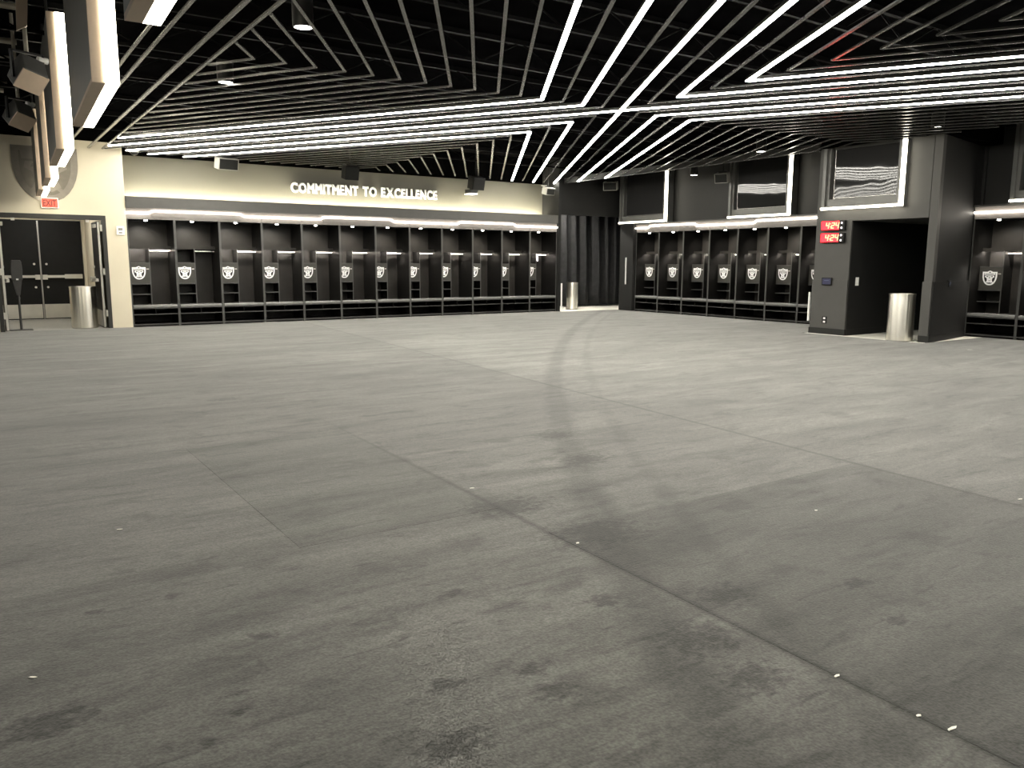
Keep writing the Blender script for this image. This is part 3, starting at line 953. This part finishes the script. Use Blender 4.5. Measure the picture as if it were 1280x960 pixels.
# things in the open ceiling left of the hung screens
ORDC = 'first second third fourth fifth sixth seventh eighth last'.split()
for i, (y, z) in enumerate([(5.6, 4.12), (7.2, 4.05), (8.6, 4.15), (9.4, 4.02), (10.6, 4.10), (11.8, 4.0), (13.2, 4.08), (14.6, 4.0), (15.8, 4.1)]):
    tag(MB().tube((-4.8, y, z), (0.7, y, z), 0.035, 10).build('conduit_pipe', M['conduit'], smooth=True),
        f'{ORDC[i]} painted conduit pipe from the viewer under the deck left of the hung screens', 'pipe', 'conduit pipes under the deck')
dt = thing('air_duct', (-0.6, 13.5, 3.45), 'dark rectangular air duct under the deck above the cream wall', 'duct')
box('duct_body', M['joist'], -1.2, 0.9, -0.35, 0.35, 0.0, 0.45, dt)
box('flange', M['conduit'], -0.35, -0.3, -0.38, 0.38, -0.03, 0.48, dt)
box('flange', M['conduit'], 0.55, 0.6, -0.38, 0.38, -0.03, 0.48, dt)
def stage_light(x, y, z, rz, label):
    t = thing('stage_light', (x, y, z), label, 'light', 'stage lights beside the hung screens', rz)
    c = MB()
    c.prism([(-0.12, -0.11), (0.10, -0.14), (0.14, 0.0), (0.10, 0.14), (-0.12, 0.11)], -0.11, 0.11, lambda u, q, h: (h, u, q)).build('lamp_head', M['housing'], t, 0.01).rotation_euler = (0.75, 0.25, 0)
    box('lens_rim', M['pale_metal'], -0.12, 0.12, -0.13, -0.11, -0.1, 0.1, t).rotation_euler = (0.75, 0.25, 0)
    y_ = MB().box(-0.15, -0.13, -0.02, 0.02, -0.04, 0.2).box(0.13, 0.15, -0.02, 0.02, -0.04, 0.2).box(-0.15, 0.15, -0.02, 0.02, 0.19, 0.21)
    y_.build('yoke', M['black'], t)
    MB().tube((0, 0, 0.2), (0, 0, Z_DECK - z), 0.02, 8).build('drop_tube', M['conduit'], t)
    MB().tube((0.1, 0, 0.16), (0.19, 0, 0.16), 0.03, 10).build('clamp_knob', M['white'], t)
stage_light(0.62, 9.2, 3.14, 0.4, 'nearer stage light with a square grey head beside the hung screens')
stage_light(0.66, 11.7, 3.12, 0.5, 'farther stage light with a square grey head beside the hung screens')
hb = thing('hanging_bracket', (0.55, 8.3, 3.32), 'pale metal bracket plate hanging above the nearer stage light', 'bracket')
MB().prism([(-0.05, 0.0), (0.03, 0.05), (0.06, 0.38), (0.0, 0.5), (-0.03, 0.42)], -0.015, 0.015, lambda u, q, h: (u, h, q)).build('plate', M['pale_metal'], hb)
box('strap', M['conduit'], -0.012, 0.012, -0.012, 0.012, 0.45, 0.98, hb)

# big shield on the cream wall, exit sign, thermostat
e = emblem_mesh(1.12, 1.06).build('wall_emblem', [M['emblem_grey'], M['emblem_grey_dark']])
e.location = (1.40, 18.38, 3.10)
e.scale = (1, 3, 1)
tag(e, 'large grey metal shield emblem on the cream wall behind the hung screens', 'emblem')
ex = thing('exit_sign', (1.42, 18.36, 2.5), 'red glowing exit sign above the open doorway', 'sign')
box('sign_body', M['white'], -0.15, 0.15, -0.02, 0.02, -0.1, 0.1, ex, 0.006)
box('sign_face', M['exit_face'], -0.135, 0.135, -0.024, -0.02, -0.085, 0.085, ex)
me = text_mesh('EXIT', 0.17, 0.003, 0.0, 0.004)
xs = [v.co.x for v in me.vertices]
for v in me.vertices:
    v.co = Vector(((v.co.x - (min(xs) + max(xs)) / 2) * 0.68, -0.028 - v.co.z, v.co.y - 0.06))
me.materials.append(M['exit_red'])
o = bpy.data.objects.new('letters', me)
COL.objects.link(o)
o.parent = ex
th = thing('wall_control', (2.65, 18.38, 2.0), 'small white control box on the cream wall beside the lockers', 'control')
box('cover', M['white'], -0.075, 0.075, -0.035, 0, -0.09, 0.09, th, 0.008)
box('display', M['speaker_grey'], -0.04, 0.04, -0.038, -0.035, 0.0, 0.05, th)
box('button', M['speaker_grey'], -0.03, 0.03, -0.04, -0.035, -0.06, -0.03, th)

# ------------------------------------------------------------------ portal fittings
SEG = {'4': 'bcfg', '2': 'abdeg'}
def digit(mb, ox, oz, w_, h_, ch, th_=0.016, sh=0.16):
    def s(x0, x1, z0, z1):
        q = [(x0, z0), (x1, z0), (x1, z1), (x0, z1)]
        q = [(ox + u + z * sh, oz + z) for u, z in q]
        mb.prism(q, 0.0, 0.004, lambda u, z, h: (-h, -u, z))
    m_ = h_ / 2
    seg = {'a': (th_ * .4, w_ - th_ * .4, h_ - th_, h_), 'd': (th_ * .4, w_ - th_ * .4, 0, th_), 'g': (th_ * .4, w_ - th_ * .4, m_ - th_ / 2, m_ + th_ / 2),
           'f': (0, th_, m_, h_), 'b': (w_ - th_, w_, m_, h_), 'e': (0, th_, 0, m_), 'c': (w_ - th_, w_, 0, m_)}
    for c in SEG[ch]:
        s(*seg[c])
def clock(z, label):
    t = thing('digital_clock', (14.15, 9.73, z), label, 'clock', 'red digital clocks on the portal column')
    MB().box(-0.07, 0.0, -0.27, 0.25, -0.095, 0.095).build('case', M['black'], t, 0.008)
    box('face', M['clock_face'], -0.074, -0.07, -0.15, 0.235, -0.082, 0.082, t)
    dg = MB()
    for ch, ox in (('4', -0.125), ('2', -0.005), ('4', 0.09)):
        digit(dg, ox - 0.02, -0.058, 0.072, 0.116, ch)
    for zz in (-0.03, 0.025):
        dg.prism([(-0.042 + u, zz + q) for u, q in ((0, 0), (0.015, 0), (0.018, 0.015), (0.003, 0.015))], 0, 0.004, lambda u, q, h: (-h, -u, q))
    o = dg.build('digits', M['digit'], t)
    o.location = (-0.074, 0, 0)
    for zz in (-0.05, 0.045):
        box('indicator', M['white_led'], -0.078, -0.07, -0.222, -0.195, zz - 0.016, zz + 0.016, t)
clock(2.13, 'upper red digital clock on the portal column')
clock(1.895, 'lower red digital clock on the portal column')
tp = thing('touch_panel', (14.125, 9.80, 1.045), 'small dark blue touch panel on the portal column', 'control')
box('case', M['black'], -0.03, 0.0, -0.12, 0.10, -0.075, 0.075, tp, 0.006)
box('screen', M['touch'], -0.032, -0.03, -0.1, 0.08, -0.055, 0.055, tp)
box('status_strip', M['status'], -0.0325, -0.032, -0.06, 0.04, 0.015, 0.022, tp)
ou = thing('power_outlet', (14.125, 9.80, 0.28), 'power outlet with two pale sockets low on the portal column', 'outlet')
box('cover_plate', M['black'], -0.008, 0, -0.05, 0.05, -0.07, 0.07, ou)
for z in (-0.035, 0.035):
    box('socket', M['white'], -0.014, -0.008, -0.022, 0.022, z - 0.018, z + 0.018, ou)
sw = thing('light_switch', (14.42, 9.338, 1.05), 'white light switch on the inner wall of the passage', 'switch')
box('plate', M['white'], -0.05, 0.05, -0.01, 0, -0.08, 0.08, sw, 0.003)
box('rocker', M['white'], -0.018, 0.018, -0.018, -0.01, -0.03, 0.03, sw)
cd = thing('card_reader', (14.95, 7.83, 1.04), 'small card reader on the dark return wall beside the portal', 'control', rz=0.18)
box('case', M['black'], -0.05, 0.05, -0.03, 0.01, -0.06, 0.06, cd)
box('indicator', M['status'], 0.0, 0.012, -0.033, -0.03, 0.0, 0.03, cd)
box('indicator', M['status'], -0.035, -0.025, -0.033, -0.03, -0.02, -0.005, cd)

def corner_strip(x, y, z0, z1, label, w_=0.03):
    t = thing('corner_guard', (x, y, z0), label, 'guard', 'pale corner guards')
    box('flange', M['white'], -w_ / 2, w_ / 2, -0.004, 0.004, 0, z1 - z0, t)
    box('flange', M['white'], w_ / 2 - 0.006, w_ / 2, 0.004, w_, 0, z1 - z0, t)
corner_strip(14.02, 18.31, 0.01, 0.80, 'short pale corner guard at floor level beside the locker end and curtain', 0.05)
corner_strip(15.86, 17.66, 0.77, 1.54, 'white corner guard strip at eye level between the curtain and the lockers', 0.05)
corner_strip(14.13, 10.17, 0.24, 0.82, 'white corner guard low on the locker side of the portal column', 0.05)

# ------------------------------------------------------------------ bins, stand, curtain
def bin_(x, y, r, h, label):
    t = thing('waste_bin', (x, y, 0), label, 'bin', 'brushed steel waste bins')
    MB().lathe([(0, 0.012), (r * 0.97, 0.012), (r, 0.03), (r, h - 0.02), (r - 0.012, h - 0.005), (r - 0.03, h - 0.005)], n=48).build('body', M['bin_steel'], t, smooth=True)
    MB().lathe([(r * 0.96, 0.0), (r * 0.96, 0.014), (0, 0.014)], n=32).build('base_ring', M['black'], t)
    MB().lathe([(r + 0.004, h - 0.03), (r + 0.004, h), (r - 0.035, h), (r - 0.035, h - 0.03)], n=48).build('rim', M['bin_steel'], t, smooth=True)
    MB().lathe([(r - 0.035, h - 0.02), (r - 0.06, h - 0.12), (0, h - 0.14)], n=32).build('liner', M['black'], t)
bin_(1.92, 18.78, 0.245, 0.86, 'round steel waste bin inside the entrance beside the open door')
bin_(14.95, 19.0, 0.17, 0.80, 'slim round steel waste bin in front of the black curtain')
bin_(14.1, 8.20, 0.225, 0.86, 'round steel waste bin in the portal opening')
st = thing('sanitizer_stand', (0.78, 18.72, 0), 'black hand sanitizer dispenser on a floor stand inside the entrance', 'dispenser')
MB().box(-0.2, 0.2, -0.15, 0.15, 0.0, 0.02).build('base_plate', M['stand'], st, 0.006)
MB().tube((0, 0, 0.02), (0, 0, 1.0), 0.022, 12).build('pole', M['stand'], st, smooth=True)
MB().tube((0, 0, 0.62), (0, 0, 0.66), 0.03, 12).build('pole_collar', M['stand'], st, smooth=True)
MB().prism([(-0.09, 0.0), (0.09, 0.0), (0.10, 0.2), (0.09, 0.36), (0.07, 0.39), (-0.07, 0.39), (-0.09, 0.36), (-0.10, 0.2)], -0.07, 0.05, lambda u, q, h: (u, h, 1.0 + q)).build('dispenser_head', M['stand'], st, 0.01)
MB().prism([(-0.08, 0.30), (-0.03, 0.0), (0.03, 0.0), (0.08, 0.30)], -0.05, 0.02, lambda u, q, h: (u, h, 0.70 + q)).build('drip_tray', M['stand'], st)
box('nozzle', M['white'], -0.02, 0.02, -0.085, -0.07, 1.0, 1.03, st)

ct = MB()
n, zs = 170, [0.04, 0.7, 1.5, 2.3, 3.2]
P, fs = [], []
for k, z in enumerate(zs):
    for i in range(n + 1):
        x = 14.0 + 4.3 * i / n
        s = x * 2 * math.pi / 0.42
        amp = 0.085 + 0.03 * math.sin(x * 3.1)
        y = 20.05 + amp * math.sin(s + 0.5 * math.sin(x * 4) + 0.25 * math.sin(z * 1.3 + x)) + 0.02 * math.sin(s * 2.3)
        P.append((x + 0.03 * math.sin(z * 1.5), y, z))
for k in range(len(zs) - 1):
    for i in range(n):
        a = k * (n + 1) + i
        fs.append((a, a + 1, a + n + 2, a + n + 1))
ct.poly(P, fs)
curt = ct.build('curtain', M['curtain'], smooth=True)
tag(curt, 'black pleated floor length curtain closing the corner alcove', 'curtain')
sm = curt.modifiers.new('thickness', 'SOLIDIFY')
sm.thickness = 0.006
rl = tag(MB().tube((14.0, 20.05, 3.24), (18.3, 20.05, 3.24), 0.02, 10).build('curtain_rail', M['black']), 'black rail carrying the pleated curtain', 'rail')

hg = thing('clothes_hanger', (DX[11] + 0.60, Y_LOCK + SET + 0.14, 1.60), 'white plastic hanger on the rail of the last locker by the curtain', 'hanger', rz=0.9)
MB().tube((0, 0, 0.01), (0, 0, -0.06), 0.008, 8).build('hook', M['white'], hg)
hm = MB()
for p, q in (((0, 0, -0.05), (-0.2, 0, -0.16)), ((0, 0, -0.05), (0.2, 0, -0.16)), ((-0.2, 0, -0.16), (0.2, 0, -0.16))):
    hm.tube(p, q, 0.02, 8)
hm.prism([(-0.17, -0.15), (0.17, -0.15), (0.06, -0.07), (-0.06, -0.07)], -0.01, 0.01, lambda u, q, h: (u, h, q))
hm.build('shoulder', M['white'], hg)

# lamp over the alcove and in the vestibule, as the photo's light there shows
def ceiling_lamp(name, x, y, z, wd, dp, label, m):
    t = thing(name, (x, y, z), label, 'light')
    box('frame', M['white'], -wd / 2 - 0.02, wd / 2 + 0.02, -dp / 2 - 0.02, dp / 2 + 0.02, -0.02, 0.0, t)
    box('lens', m, -wd / 2, wd / 2, -dp / 2, dp / 2, -0.03, -0.02, t)
ceiling_lamp('vestibule_light', 1.4, 20.3, 2.7, 0.6, 1.2, 'flat ceiling light inside the entrance vestibule', M['panel_light'])
ceiling_lamp('alcove_light', 14.6, 19.3, 3.3, 0.3, 0.3, 'small square ceiling light in front of the curtain', M['alcove'])

# scraps of torn paper along the seams
SCRAPS = [(1046, 848, 0.6, .03, 'white paper scrap on the seam beside the dark carpet patch'),
          (1148, 898, 0.4, .02, 'tiny white paper crumb on the seam, lower right, before the long scrap'),
          (1190, 914, 0.5, .045, 'longest white paper scrap on the seam at the lower right'),
          (150, 664, 0.2, .03, 'white paper scrap alone on the carpet toward the left edge'),
          (42, 850, -0.1, .03, 'white paper scrap on the carpet in the lower left corner'),
          (590, 612, 0.3, .03, 'white paper scrap on the middle seam above the dark smudge'),
          (722, 681, 0.5, .02, 'tiny white paper crumb on the seam by the big dark smudge'),
          (1020, 640, 0.2, .02, 'tiny white paper crumb inside the dark carpet patch'),
          (1275, 626, 0.4, .04, 'white paper scrap on the far seam at the right edge'),
          (338, 403, 0.6, .28, 'strip of white tape on the carpet before the fourth locker'),
          (447, 399.5, 0.6, .22, 'strip of white tape on the carpet before the seventh locker'),
          (606, 394, 0.6, .4, 'longest strip of white tape on the carpet before the tenth locker'),
          (1212, 438, 0, .08, 'white paper scrap before the lockers beyond the portal')]
for px_, py_, a, ln, lb in SCRAPS:
    x, y = px_floor(px_, py_)
    o = MB().prism([(-ln / 2, -0.004), (ln * 0.2, -0.006), (ln / 2, 0.001), (ln * 0.1, 0.005), (-ln * 0.4, 0.003)], 0, 0.002, lambda u, q, h: (u, q, h)).build('paper_scrap', M['paper'])
    o.location = (x, y, 0.0095)
    o.rotation_euler = (0, 0, a - 0.6)
    tag(o, lb, 'scrap', 'paper scraps on the carpet')
